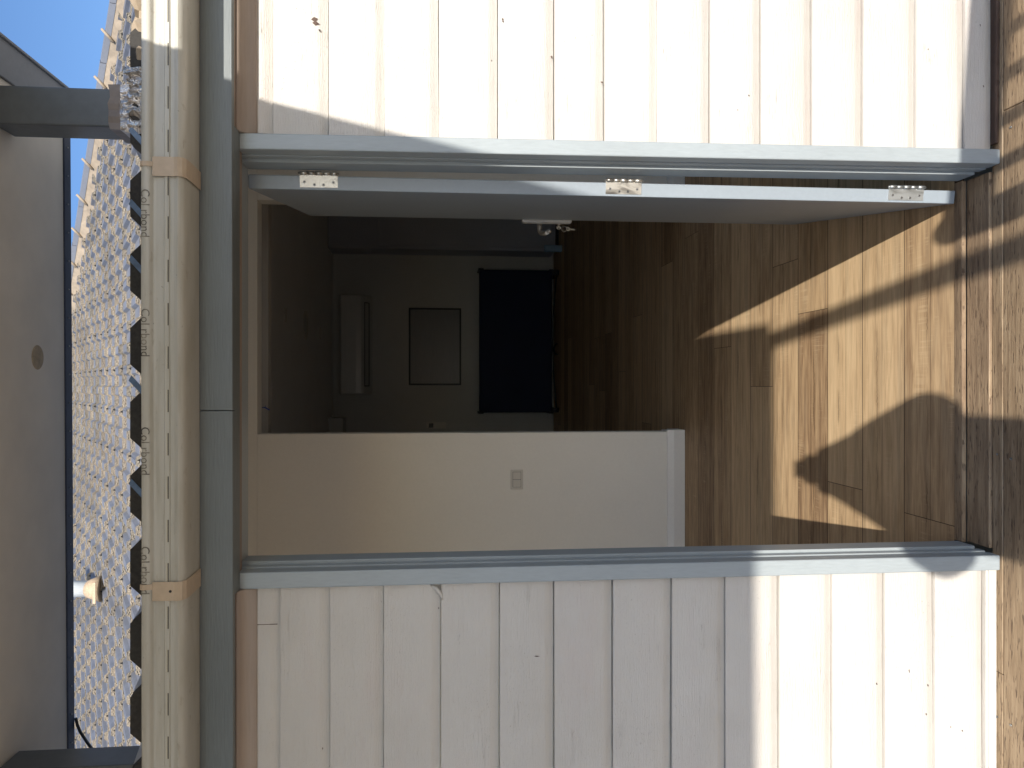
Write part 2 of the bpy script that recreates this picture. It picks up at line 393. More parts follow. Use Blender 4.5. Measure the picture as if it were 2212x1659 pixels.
# weatherboards
def boards(name, x0, x1, zs, seed, label, xin=None):
    rr = random.Random(seed); mb = MB()
    for i in range(len(zs)-1):
        zt, zb = zs[i], zs[i+1]; n = max(2, int(abs(x1-x0)/.12))
        zt2, zb2 = zt, zb+.0022
        if i == 0: zt2 = zt
        e = -.018; r = min(.026, (zt-zb)*.4)
        prof = [(e+.0005, zt2), (e-.001, (zt2+zb2)/2), (e-.0012, zb2+r), (e+.0006, zb2+r*.76), (e+.0038, zb2+r*.48), (e+.0070, zb2+r*.22), (e+.0100, zb2), (.004, zb2), (.004, zt2)]
        base = len(mb.v)
        mb.extr_x(prof, x0, x1, sm=True, n=n)
        ph = rr.uniform(0, 6); amp = rr.uniform(.0006, .0016)
        def fn(x, y, z, zb2=zb2, ph=ph, amp=amp):
            q = amp*math.sin(x*2.3+ph)+amp*.5*math.sin(x*6.1+ph*2)
            wgt = 1.0 if z < zb2+.05 else .3
            return (x, y+q*.6, z+q*wgt)
        mb.warp(fn, base)
    o = mb.build(name, M['board'], house); o["label"] = label
    md = o.modifiers.new("edge", 'EDGE_SPLIT'); md.split_angle = math.radians(38)
    return o
ZR = [2.036, 1.959, 1.820, 1.678, 1.537, 1.382, 1.232, 1.098, .954, .807, .664, .519, .372, .217, .073, -.010]
ZL = [2.036, 1.941, 1.816, 1.679, 1.531, 1.377, 1.232, 1.074, .913, .764, .613, .461, .309, .162, .014]
boards("weatherboard_wall", .640, 4.5, ZR, 1, "weatherboards right of the door, sunlit almost to the eaves")
boards("weatherboard_wall", -1.38, -.512, ZL, 2, "weatherboards left of the door, shaded above knee height")
boards("weatherboard_wall", -4.5, -2.32, ZL, 5, "weatherboards beyond the tall window added for fill light")
q = MB()  # tall window added out of view to let fill light in
for a, b in ((-2.32, -2.27), (-1.43, -1.38), (-1.875, -1.845)): q.box(a, b, -.03, .09, .012, 2.03)
q.box(-2.269, -1.431, -.028, .088, .012, .055); q.box(-2.269, -1.431, -.028, .088, 1.99, 2.028)
q.build("fill_window_frame", M['trim'], house, bevel=.002)
q = MB(); q.box(-4.5, -.512, -.020, .0, DZ, .0125); q.box(-4.5, -.512, -.0245, -.0201, DZ+.004, .006)
o = q.build("base_strip", M['board'], house, bevel=.002); o["label"] = "cream timber strip along the bottom of the left wall"
q = MB(); q.box(.672, 4.5, -.030, -.002, DZ+.001, -.0085)
q.warp(lambda x, y, z: (x, y-.010*(x-.66) if y < -.01 else y, z))
o = q.build("base_strip", M['darktimber'], house, bevel=.003); o["label"] = "dark timber strip under the right wall"
# drips, nicks and the lifted splinter in the left wall
for (x, z, l, h) in [(.92, 1.853, .022, .011), (.905, 1.842, .006, .004), (.86, 1.24, .008, .004), (.80, 1.105, .005, .005), (.95, 1.37, .012, .003), (.78, .70, .005, .003), (1.0, .03, .007, .002), (.83, .02, .006, .003),
                     (-.83, .335, .006, .003), (-.84, .185, .006, .003), (-.92, .19, .006, .003), (-.80, .24, .010, .002), (-.97, .083, .005, .003), (-.72, 1.28, .003, .009)]:
    q = MB(); a = -.0203
    q.face([(x, a, z), (x+l*.3, a, z+h*.7), (x+l*.45, a, z+h*.3), (x+l*.7, a, z+h), (x+l, a, z+h*.3), (x+l*.8, a, z-h*.6), (x+l*.5, a, z-h*.2), (x+l*.2, a, z-h)])
    o = q.build("paint_chip", M['darktimber'], house, fix=False)
q = MB(); q.box(-.6142, -.6128, -.0200, -.0185, 1.948, 2.030); o = q.build("board_joint", M['darktimber'], house); o["label"] = "butt joint in the top board left of the doorway"
q = MB(); q.tube([(-.523, -.0185, 1.559), (-.531, -.022, 1.545), (-.545, -.022, 1.534), (-.562, -.0185, 1.528)], [.002, .0055, .0055, .002], 8)
o = q.build("lifted_splinter", M['board'], house); o["label"] = "curled splinter lifting from the left wall beside the frame"
# rough wall behind
q = MB(); q.box(-1.40, -.519, .006, .095, DZ, 2.2); q.box(-4.5, -2.30, .006, .095, DZ, 2.2); q.box(-2.2995, -1.4005, .006, .0945, 2.031, 2.2); q.box(.66, 4.5, .006, .095, DZ, 2.2); q.box(-.5185, .6595, .012, .095, 2.101, 2.2)
q.build("wall_frame", M['innerwall'], house)

# door frame: architrave, stepped stops, jambs, head
q = MB(); zb = DZ+.001
fr_ = [(-.519, -.477, -.035, .0125), (-.519, -.4735, .0127, .0410)]
q.box(-.519, -.477, -.035, .0125, zb, 2.0445)
a1 = q.build("architrave", M['trim'], house, bevel=.0035); a1["label"] = "flat outer trim left of the doorway, lower part sunlit"
q = MB(); q.box(.5935, .6345, -.035, .0125, zb, 2.0445); q.warp(lean)
a2 = q.build("architrave", M['trim'], house, bevel=.0035); a2["label"] = "flat outer trim right of the doorway"
q = MB()
# left stops and jamb
q.box(-.519, -.4735, .0128, .0405, DZ+.010, 2.058); q.box(-.519, -.4655, .0408, .1140, 0.001, 2.0535)
s0 = len(q.v)
q.box(.5905, .6345, .0128, .0405, DZ+.008, 2.058); q.box(.5825, .6345, .0408, .1140, 0.001, 2.0535); q.warp(lean, s0)
q.box(-.4734, .5904, .0128, .0405, 2.0560, 2.10); q.box(-.4654, .5824, .0408, .1140, 2.0515, 2.10); q.box(-.4765, .593, -.0345, .0125, 2.0600, 2.10)
q.build("door_frame", M['trim'], house, bevel=.0018)

# sill and floor trim
q = MB(); q.box(-.4645, .600, .0002, .0935, -.05, -.0120); q.build("door_sill", M['sill'], house, bevel=.0025)
q = MB(); q.extr_x([(.0940, -.01), (.0940, .0010), (.0955, .0022), (.127, .0022), (.1283, .001), (.1283, -.01)], -.4645, .5985)
q.build("floor_trim", M['sill'], house)

# the door leaf, swung open past a right angle
door = MB()
Lf, T = 1.0467, .038
ax = Vector((.1428, .9898, 0)); tx = Vector((.9898, -.1428, 0)); O = Vector((.5303, .1146, 0))
def LP(l, t, z):      # along the leaf, through its thickness, height
    p = O+ax*l+tx*t; return (p.x+.0052*(2.052-z)/2.04, p.y, z)
def leafbox(mb, l0, l1, t0, t1, z0, z1, mi=0):
    st = len(mb.v); mb.box(l0, l1, t0, t1, z0, z1, mi); mb.warp(lambda a, b, c: LP(a, b, c), st)
leafbox(door, 0, Lf, 0, T, .012, 2.0515)
leaf = door.build("door", M['door'], house, bevel=.0025)
def hinge(z0, z1, mat, seed):
    mb = MB(); leafbox(mb, -.0016, 0.0006, .0065, .0365, z0, z1)
    st = len(mb.v); r = .0055; zs = [z0+(z1-z0)*i/5 for i in range(6)]
    for i in range(5):
        a, b = zs[i]+.0007, zs[i+1]-.0007; rr = r if i % 2 == 0 else r*.86
        mb.tube([LP(-.0035, .0445, a), LP(-.0035, .0445, b)], rr, 12)
    mb.tube([LP(-.0035, .0445, z0-.004), LP(-.0035, .0445, z1+.004)], .0028, 10)
    leafbox(mb, -.0014, .0004, .036, .043, z0, z1)
    h = mb.build("hinge", mat, leaf)
    sc = MB(); H = z1-z0
    for a, t_ in ((.12, .021), (.88, .021), (.38, .014), (.62, .014)):
        zc = z0+H*a; p = Vector(LP(-.0016, t_, zc)); n = -ax
        sc.tube([p, p+n*.0012], [.0042, .0036], 12); 
        for an in (0.5, 2.07):
            dx = tx*math.cos(an)*.0026+Vector((0, 0, 1))*math.sin(an)*.0026
            sc.tube([p+n*.00125-dx, p+n*.00125+dx], .0006, 4, mi=1)
    sc.build("hinge_screw", [M['screw'], M['black']], h)
    return h
hinge(1.812, 1.914, M['hinge'], 1)["label"] = "top hinge with bare steel patches"
hinge(.963, 1.066, M['hinge'], 2)["label"] = "middle hinge with dark stained leaf and one brass screw"
hinge(.112, .221, M['hingepaint'], 3)["label"] = "bottom hinge smeared with pale paint"
# lock plate, lever
mb = MB(); leafbox(mb, 1.010, 1.044, -.0125, -.0002, .986, 1.191); leafbox(mb, 1.0125, 1.0415, -.0165, -.0126, .990, 1.187)
lock = mb.build("lock_plate", M['satin'], leaf, bevel=.0015)
mb = MB()
zc = 1.118
mb.tube([LP(1.026, -.016, zc), LP(1.026, -.019, zc)], [.0135, .0125], 18)
mb.tube([LP(1.026, -.018, zc), LP(1.026, -.036, zc), LP(1.025, -.048, zc-.002), LP(1.018, -.056, zc-.008), LP(1.000, -.058, zc-.014), LP(.975, -.058, zc-.017), LP(.93, -.058, zc-.018)], [.0095, .0095, .0095, .0095, .009, .0085, .008], 14)
mb.tube([LP(.915, -.0560, zc-.020), LP(.915, -.0470, zc-.030)], [.0085, .0085], 12)
mb.build("lever_handle", M['satin'], leaf)
mb = MB(); mb.tube([LP(1.026, -.016, 1.037), LP(1.026, -.0205, 1.037)], .009, 16); mb.build("key_cylinder", M['satin'], leaf)

# keys hanging from the lock
def keyflat(mb, org, du, dv, scale, n):
    """bow, hole and blade as a thin plate; du along the key, dv across"""
    du = Vector(du).normalized(); dv = Vector(dv).normalized(); nn = Vector(n).normalized()*.0010; org = Vector(org)
    bow = [(0, .45), (.25, .85), (.7, 1), (1.15, .85), (1.4, .45), (1.4, -.45), (1.15, -.85), (.7, -1), (.25, -.85), (0, -.45)]
    hole = [(.25, .2), (.35, .38), (.5, .42), (.62, .38), (.7, .2), (.7, -.2), (.62, -.38), (.5, -.42), (.35, -.38), (.25, -.2)]
    R = .0095*scale
    P = lambda a, b, s: org+du*(a*R)+dv*(b*R)+nn*s
    for s in (1, -1):
        for i in range(10):
            j = (i+1) % 10
            mb.face([P(*bow[i], s), P(*bow[j], s), P(*hole[j], s), P(*hole[i], s)])
    for i in range(10):
        j = (i+1) % 10
        mb.face([P(*bow[i], 1), P(*bow[j], 1), P(*bow[j], -1), P(*bow[i], -1)])
    bl = [(1.4, .36), (3.7, .36), (4.05, .0), (3.8, -.32), (3.4, -.12), (3.1, -.38), (2.8, -.1), (2.5, -.4), (2.1, -.15), (1.8, -.36), (1.4, -.36)]
    for s in (1, -1): mb.face([P(*p, s) for p in bl])
    for i in range(len(bl)):
        j = (i+1) % len(bl); mb.face([P(*bl[i], 1), P(*bl[j], 1), P(*bl[j], -1), P(*bl[i], -1)])
kb = empty("key_bunch", LP(1.026, -.03, 1.037), "two keys on a split ring hanging from the lock of the open door", "keys")
mb = MB(); c0 = LP(1.026, -.022, 1.037)
keyflat(mb, Vector(LP(1.026, -.0385, 1.037)), tx, (0, 0, 1), 1.0, ax); mb.build("key", M['key'], kb)["label"] = "key standing in the lock cylinder"
mb = MB(); keyflat(mb, Vector(LP(1.026, -.036, 1.004)), (-.05, 0, -1), (-1, .1, 0), .95, (0.1, 1, 0)); mb.build("key", M['key'], kb)["label"] = "key hanging from the ring below the lock"
mb = MB(); rc = Vector(LP(1.026, -.036, 1.014)); mb.tube([rc+Vector((math.cos(a)*.0105, .001*math.sin(3*a), math.sin(a)*.0105)) for a in [i*math.pi/12 for i in range(25)]], .0011, 8); mb.build("split_ring", M['satin'], kb)

# fascia, soffit, gutter
q = MB(); q.extr_x([(-.110, 2.037), (-.110, 2.208), (-.088, 2.208), (-.088, 2.0365)], -4.5, -.0652, n=1); q.extr_x([(-.110, 2.037), (-.110, 2.208), (-.088, 2.208), (-.088, 2.0365)], -.0638, 4.5, n=1)
q.warp(lambda x, y, z: (x, y+(.0012 if -.07 < x < -.064 and False else 0), z+.0079*x*.8*(1 if z < 2.1 else 0) if abs(x) < 1.3 else (z+.0079*.8*(1.3 if x > 0 else -1.3)*(1 if z < 2.1 else 0))))
q.build("fascia", M['fascia'], house, bevel=.002)
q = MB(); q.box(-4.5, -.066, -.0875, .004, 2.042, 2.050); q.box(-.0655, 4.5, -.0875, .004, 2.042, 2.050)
q.build("soffit", paint("soffit_shade_brown", (.30, .235, .19), .6, .03, 0), house)  # brown colour stands for the warm shade under the eaves
q = MB()  # added strip: its brown colour and cove stand for the eaves shade
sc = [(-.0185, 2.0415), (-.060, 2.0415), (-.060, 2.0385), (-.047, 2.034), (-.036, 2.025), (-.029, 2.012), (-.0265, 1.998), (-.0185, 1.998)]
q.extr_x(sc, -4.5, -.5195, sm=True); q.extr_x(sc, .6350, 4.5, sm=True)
o = q.build("eaves_shade_strip", paint("eaves_shade_brown", (.44, .36, .30), .55, .05, .2, (1, 4, 20), 10), house); o["label"] = "brown curved strip painting the shade band where the weatherboards meet the eaves"
q = MB(); q.box(-.5190, .6345, -.0870, -.0352, 2.0375, 2.0416); q.build("head_cover", M['fascia'], house, bevel=.001)
gp = [(-.1115, 2.1135), (-.200, 2.1115), (-.222, 2.1125), (-.2335, 2.1175), (-.2375, 2.1240), (-.2350, 2.1290), (-.2325, 2.1320), (-.2318, 2.1345), (-.2318, 2.1415), (-.2355, 2.1435), (-.2355, 2.1530), (-.2320, 2.1555), (-.2310, 2.1700), (-.2300, 2.1775),
      (-.2315, 2.1800), (-.2370, 2.1825), (-.2395, 2.1870), (-.2400, 2.1930), (-.2395, 2.1990), (-.2370, 2.2030), (-.2320, 2.2045), (-.2270, 2.2020), (-.2262, 2.1960), (-.2285, 2.1955), (-.2290, 2.1780), (-.2298, 2.1210), (-.2240, 2.1150), (-.1130, 2.1160), (-.1130, 2.2080), (-.1115, 2.2080)]
q = MB(); q.extr_x(gp, -4.5, 4.5, sm=True, n=60)
q.warp(lambda x, y, z: (x, y, z+.0006*math.sin(x*2.1+.7)+.0004*math.sin(x*7)))
gut = q.build("gutter", M['gutter'], house); gut["label"] = "cream slotted metal gutter with faded grey lettering on its lip"
md = gut.modifiers.new("edge", 'EDGE_SPLIT'); md.split_angle = math.radians(50)
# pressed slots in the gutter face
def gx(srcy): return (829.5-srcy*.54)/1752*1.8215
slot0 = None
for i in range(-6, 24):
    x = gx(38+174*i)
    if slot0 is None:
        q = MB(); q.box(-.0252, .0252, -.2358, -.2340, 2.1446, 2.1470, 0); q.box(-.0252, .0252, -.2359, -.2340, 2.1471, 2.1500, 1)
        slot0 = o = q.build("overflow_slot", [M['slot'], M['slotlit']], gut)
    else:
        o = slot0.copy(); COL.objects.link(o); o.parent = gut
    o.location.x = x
# straps
def strap(x0, x1, tongue, label, screw):
    mb = MB(); w_ = (x1-x0)
    pr = [(-.2375, 2.1795), (-.2385, 2.150), (-.2385, 2.1330), (-.2410, 2.1240), (-.2360, 2.1150), (-.2230, 2.1098), (-.2000, 2.1085), (-.1125, 2.1105)]
    inn = [(y+.0016, z+.0010) for y, z in pr]
    mb.extr_x(pr+inn[::-1], x0, x1, sm=False)
    tx0, tx1 = tongue
    t1 = [(-.2385, 2.1790), (-.2402, 2.1840), (-.2425, 2.1900), (-.2425, 2.1990), (-.2385, 2.2060), (-.2310, 2.2070), (-.2240, 2.2030)]
    mb.extr_x(t1+[(y+.0015, z-.0008) for y, z in t1][::-1], tx0, tx1)
    o = mb.build("gutter_strap", M['strap'], gut, bevel=.0006, seg=1); o["label"] = label
    if screw:
        s_ = MB(); s_.tube([(x0+w_*.5, -.2384, 2.1400), (x0+w_*.5, -.2400, 2.1400)], .0030, 10); s_.build("rivet", M['black'], o)
strap(.468, .5115, (.489, .500), "tan gutter strap nearer the right post", False)
strap(-.4880, -.4455, (-.462, -.450), "tan gutter strap above the left door trim, with a dark rivet", True)
# printed lettering, upside down along the lip
def lettering(x_start, width, mat, zc=2.1925):
    cu = bpy.data.curves.new("txt", 'FONT'); cu.body = "Col rbond"; cu.size = .0285; cu.resolution_u = 3
    tmp = bpy.data.objects.new("txt", cu); COL.objects.link(tmp); bpy.context.view_layer.update()
    me = bpy.data.meshes.new_from_object(tmp.evaluated_get(bpy.context.evaluated_depsgraph_get()))
    bpy.data.objects.remove(tmp)
    xs = [v.co.x for v in me.vertices]; sc = width/(max(xs)-min(xs)); x_min = min(xs)
    zz = max(v.co.y for v in me.vertices)
    for v in me.vertices:
        a = (v.co.x-x_min)*sc; b = v.co.y/zz*.0190        # letter height from baseline
        z = 2.2030-b
        # follow the lip roll
        yy = -.2407 if z < 2.199 else -.2407+(z-2.199)*.25
        v.co = (x_start-a, yy, z)
    me.materials.append(mat)
    o = bpy.data.objects.new("printed_lettering", me); COL.objects.link(o); o.parent = gut
for xs_ in (.4364, .1687, -.0970, -.3648):
    lettering(xs_, .1065, M['text'])

# lean-to roof sheet over the front room, pitched back from the gutter
q = MB(); per = .172; xx = -5.0; prof = []
ph0 = -.0
while xx < 5:
    prof += [(xx, 0), (xx+.030, 0), (xx+.058, .030), (xx+.142, .030)]; xx += per
    
tp = math.tan(math.radians(12))
for i in range(len(prof)-1):
    (xa, ha), (xb, hb) = prof[i], prof[i+1]
    y0, y1 = -.165, 2.95
    q.face([(xa, y0, 2.222+ha), (xb, y0, 2.222+hb), (xb, y1, 2.222+hb+(y1-y0)*tp), (xa, y1, 2.222+ha+(y1-y0)*tp)])
    q.face([(xa, y0, 2.222+ha-.012), (xb, y0, 2.222+hb-.012), (xb, y1, 2.222+hb-.012+(y1-y0)*tp), (xa, y1, 2.222+ha-.012+(y1-y0)*tp)])
    q.face([(xa, y0-.001, 2.224+ha), (xb, y0-.001, 2.224+hb), (xb, y0-.001, 2.185), (xa, y0-.001, 2.185)], 1)
    q.face([(xa, y0, 2.222+ha), (xb, y0, 2.222+hb), (xb, y0+.03, 2.229+hb), (xa, y0+.03, 2.229+ha)], 1)
    q.mi[-4] = 0
lt = q.build("lean_to_roof", [paint("lean_to_sheet_top", (.42, .42, .41), .5, .05, 0), M['edgeshade']], house, fix=False); lt["label"] = "ribbed roof edge with painted-in shade showing just above the gutter"  # ends painted near-black for shade, top pale to bounce light
for xf in (.60, .43, .30, .02, -.22):
    q = MB(); q.face([(xf, -.17, 2.250), (xf-.012, -.17, 2.256), (xf-.075, -.17, 2.200), (xf-.06, -.17, 2.196)])
    q.face([(xf, -.169, 2.250), (xf-.012, -.169, 2.256), (xf-.075, -.169, 2.200), (xf-.06, -.169, 2.196)])
    o = q.build("sarking_foil", M['foil'], lt, fix=False); o["label"] = "blue foil sliver hanging out below the roof edge"
# crinkled flashing scraps between gutter and posts
def crumple(x0, x1, y0, y1, z0, z1, seed, name, mat, parent, nx=10, nz=8):
    rr = random.Random(seed); mb = MB(); g_ = {}
    for i in range(nx+1):
        for j in range(nz+1):
            u, v = i/nx, j/nz
            g_[i, j] = (x0+(x1-x0)*u+rr.uniform(-.004, .004), y0+(y1-y0)*(.5+.5*math.sin(i*1.9+seed)*math.cos(j*1.3+seed))+rr.uniform(-.002, .002), z0+(z1-z0)*v+rr.uniform(-.003, .003)*(3 if j == nz else 1))
    for i in range(nx):
        for j in range(nz): mb.face([g_[i, j], g_[i+1, j], g_[i+1, j+1], g_[i, j+1]], sm=True)
    o = mb.build(name, mat, parent, fix=False); return o
o = crumple(.585, .735, -.176, -.162, 2.185, 2.262, 4, "roof_flashing", M['flash'], lt, 16, 5); o["label"] = "torn lead flashing at the foot of the right post"
o = crumple(.735, 1.02, -.180, -.150, 2.185, 2.250, 14, "roof_flashing", M['tan'], lt, 14, 5); o["label"] = "weathered grey-tan flashing right of the right post"
o = crumple(-1.3, -.90, -.162, -.150, 2.185, 2.240, 9, "roof_flashing", M['flash'], lt, 14, 4); o["label"] = "silver flashing at the foot of the left post"

# main house: wall behind, tiled roof rising to a hip
q = MB(); q.box(-5, 4.2, 3.0, 3.1, 2.6, 3.08); q.build("upper_wall", M['board'], house)
PR = math.radians(30.1); EY, EZ = 2.39, 2.945
G = .32; NR = 22
def hipx(Y): return 2.754-(Y-3.781)*.7714
q = MB(); unit = [(0, 0), (.058, 0), (.072, .024), (.125, .024), (.139, 0)]   # trapezoid wave, two to a tile
rr = random.Random(11)
cp, sp_ = math.cos(PR), math.sin(PR)
def RP(x, s, n): return (x, EY+s*cp-n*sp_, EZ+s*sp_+n*cp)
for r in range(NR):
    s0, s1 = r*G, (r+1)*G+.02
    xlim = hipx(EY+(r+.6)*G*cp); x = -6.0; xs_ = []
    while x < xlim:
        for a, h in unit: xs_.append((x+a, h))
        x += .150
    for i in range(len(xs_)-1):
        (xa, ha), (xb, hb) = xs_[i], xs_[i+1]
        if xa > xlim: break
        j = rr.uniform(-.002, .002); lo = .034
        q.face([RP(xa, s0, ha+lo), RP(xb, s0, hb+lo), RP(xb, s1, hb+.003), RP(xa, s1, ha+.003)], 0)
        q.face([RP(xa, s0, ha+lo), RP(xb, s0, hb+lo), RP(xb, s0+.004, hb+.0), RP(xa, s0+.004, ha+.0)], 1)
    # dark side-lap hole once per tile
    x = -6.0
    while x < xlim-.1:
        jx = x+.104+rr.uniform(-.004, .004)
        k_ = rr.uniform(.5, .85); q.face([RP(jx-.010*k_, s0-.002, .030), RP(jx+.004*k_, s0-.002, .030+.024*k_), RP(jx+.011*k_, s0-.002, .036), RP(jx+.017*k_, s0-.002, .014), RP(jx+.004*k_, s0-.002, .008)], 2)
        q.face([RP(jx+.006, s0-.001, .0615), RP(jx+.009, s0-.001, .0615), RP(jx+.009, s1, .0300), RP(jx+.006, s1, .0300)], 2)
        x += .300
tr = q.build("tiled_roof", [M['tileA'], M['tileB'], M['black']], house, fix=False); tr["label"] = "sunlit grey interlocking tile roof seen above the gutter"
# hip: mortar bed, grey capping and clips
HZ = 2.930
h0 = Vector((hipx(2.3), 2.3, HZ+(2.3-EY)*math.tan(PR))); h1 = Vector((hipx(8.9), 8.9, HZ+(8.9-EY)*math.tan(PR)))
hd = (h1-h0).normalized(); L = (h1-h0).length
side = hd.cross(Vector((0, 0, 1))).normalized()     # horizontal, away from the camera side
if side.y > 0: side = -side
Z3 = Vector((0, 0, 1))
q = MB(); N = 120
def hp(t, a, b): return h0+hd*t+side*a+Z3*b
pr_ = None
for i in range(N+1):
    t = L*i/N; wv = .012*math.sin(i*1.35)+rr.uniform(-.006, .006)
    cur = [hp(t, .15+wv, -.045), hp(t, .118+wv*.5, .010), hp(t, .080, .078)]
    if pr_:
        for a in range(2): q.face([pr_[a], cur[a], cur[a+1], pr_[a+1]])
    pr_ = cur
q.build("hip_mortar", M['tan'], tr, fix=False)
q = MB()
for i in range(18):
    t0, t1 = L*i/18, L*(i+1)/18-.004; w0 = .002*(i % 2)
    sec = [(.086, .072), (.074, .118), (.035, .130), (-.03, .120), (-.08, .04), (-.12, -.08)]
    for a, b in zip(sec[:-1], sec[1:]):
        q.face([hp(t0, a[0], a[1]+w0), hp(t1, a[0], a[1]+w0), hp(t1, b[0], b[1]+w0), hp(t0, b[0], b[1]+w0)])
q.build("hip_capping", M['hip'], tr, fix=False)
for i in range(17):
    t = 1.50+i*.42
    q = MB(); q.tube([hp(t, .108, .045), hp(t-.085, .068, .150)], [.012, .010], 6); q.build("hip_clip", M['tan'], tr)
# far slope and gable shell so the roof is closed
q = MB(); a0 = h0; a1 = h1
q.face([a0, a1, a1+Vector((6, 0, -3.2)), a0+Vector((.5, 3, -.6))]); q.face([a1, a1+Vector((-9, 0, 0)), a1+Vector((-9, 4, -2.4)), a1+Vector((3, 4, -2.4))])
q.build("rear_roof", M['hip'], tr, fix=False)
# vent pipe through the tiles
vb = Vector((-1.716, EY+2.74*cp, EZ+2.74*sp_))
vb = Vector((-1.67, 4.60, 3.005+(4.60-EY)*math.tan(PR)))
q = MB(); q.tube([vb+Vector((0, 0, .05)), vb+Vector((0, 0, .62))], .066, 24); vp = q.build("vent_pipe", M['pipe'], tr)
q = MB(); q.tube([vb+Vector((0, 0, -.02)), vb+Vector((0, -.01, .035)), vb+Vector((0, 0, .07))], [.11, .085, .072], 20)
q.box(vb.x-.085, vb.x+.085, vb.y-.15, vb.y-.138, vb.z-.04, vb.z-.018); q.build("pipe_collar", M['rust'], vp)
q = MB(); q.tube([vb+Vector((0, 0, .6)), vb+Vector((0, 0, .68)), vb+Vector((0, 0, .70))], [.09, .09, .03], 20); q.build("vent_cowl", M['pipe'], vp)

# ------------------------------------------------------------------ inside the house
q = MB()       # wall between front room and back room with its wide opening
q.box(-3.5, -.297, 2.67, 2.79, 0, 2.594); q.box(1.091, 3.0, 2.67, 2.79, 0, 2.594); q.box(-3.5, 3.0, 2.6700, 2.79, 2.5945, 2.9)
pw = q.build("partition_wall", M['innerwall'], house, bevel=.002)
q = MB(); pf = [(2.6695, 0.001), (2.652, .001), (2.652, .070), (2.6615, .108), (2.6695, .1125)]
q.extr_x(pf, -3.5, -.285)
q.box(-.2968, -.2855, 2.6525, 2.80, .001, .072); q.box(-.2968, -.2895, 2.6600, 2.80, .0721, .108)
q.extr_x(pf, 1.083, 3.0)
q.build("skirting_board", M['skirt'], pw, bevel=.0012)
q = MB()
q.box(-3.6, -3.5, 2.79, 3.1, 0, 3.0); q.box(-3.6, -3.5, 4.0, 8.1, 0, 3.0); q.box(-3.6, -3.5, 3.1001, 3.9999, 0, 1.2); q.box(-3.6, -3.5, 3.1001, 3.9999, 1.9, 3.0); q.box(-2.5, -2.4, .095, 2.67, 0, 2.75)  # unseen back room opening added for fill light
o = q.build("side_wall", M['innerwall'], house); o["label"] = "left side walls with a small unseen opening added to light the back room"
q = MB(); q.box(3.0, 3.1, 2.79, 8.1, 0, 3.0); q.box(2.2, 2.3, .095, .35, 0, 2.75); q.box(2.2, 2.3, 2.55, 2.67, 0, 2.75); q.box(2.2, 2.3, .35, 2.55, 2.1, 2.75)  # unseen front room opening added for fill light
o = q.build("side_wall", M['innerwall'], house); o["label"] = "right side wall of the front room with a wide unseen opening added for fill light"
for x in (2.25,):  # frame of the added fill-light opening
    q = MB()
    for a, b in ((.351, .39), (1.43, 1.47), (2.51, 2.549)): q.box(x-.02, x+.02, a, b, .001, 2.099)
    q.box(x-.018, x+.018, .3905, 2.5095, .0015, .04); q.box(x-.018, x+.018, .3905, 2.5095, 2.06, 2.098); q.build("fill_opening_frame", M['skirt'], house)
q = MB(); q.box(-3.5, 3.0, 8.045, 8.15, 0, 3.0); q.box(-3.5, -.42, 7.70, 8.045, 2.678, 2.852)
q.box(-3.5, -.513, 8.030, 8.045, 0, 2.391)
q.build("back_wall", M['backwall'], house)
q = MB(); q.face([(-3.5, .0, 2.12), (3.0, .0, 2.12), (3.0, 2.67, 2.69), (-3.5, 2.67, 2.69)]); q.face([(-3.5, 2.79, 2.852), (3.0, 2.79, 2.852), (3.0, 8.05, 2.852), (-3.5, 8.05, 2.852)])
q.build("ceiling", M['ceiling'], house, fix=False)
# roof space closure so no light leaks in
q = MB(); q.box(-3.6, 3.1, 2.80, 8.2, 2.90, 2.95); q.box(-3.7, 3.2, 8.16, 8.3, -.1, 3.0); q.build("roof_void", M['black'], house)

def downlight(x, y, r, label):
    e = empty("ceiling_light" if r < .09 else "ceiling_vent", (x, y, 2.852), label, "light" if r < .09 else "vent", "small round ceiling lights in the back room" if r < .09 else None)
    mb = MB(); n = 28
    ring = lambda rad, z: [(x+math.cos(i*2*math.pi/n)*rad, y+math.sin(i*2*math.pi/n)*rad, z) for i in range(n)]
    rs = [ring(r, 2.8515), ring(r*.98, 2.845), ring(r*.80, 2.843), ring(r*.74, 2.8475)]
    for a, b in zip(rs[:-1], rs[1:]):
        for i in range(n): mb.face([a[i], a[(i+1) % n], b[(i+1) % n], b[i]], sm=True)
    mb.build("trim_ring", M['white'], e)
    mb = MB(); rs = [ring(r*.74, 2.8475), ring(r*.35, 2.8465 if r < .09 else 2.838)]
    for i in range(n): mb.face([rs[0][i], rs[0][(i+1) % n], rs[1][(i+1) % n], rs[1][i]], sm=True)
    mb.face(rs[1]); mb.build("diffuser" if r < .09 else "vent_disc", M['white'] if r < .09 else M['backwall'], e)
downlight(.604, 4.895, .07, "small round ceiling light nearest the wide opening")
downlight(.592, 5.967, .15, "large round ceiling vent between two small lights")
downlight(.578, 6.986, .07, "small round ceiling light closest to the air conditioner")

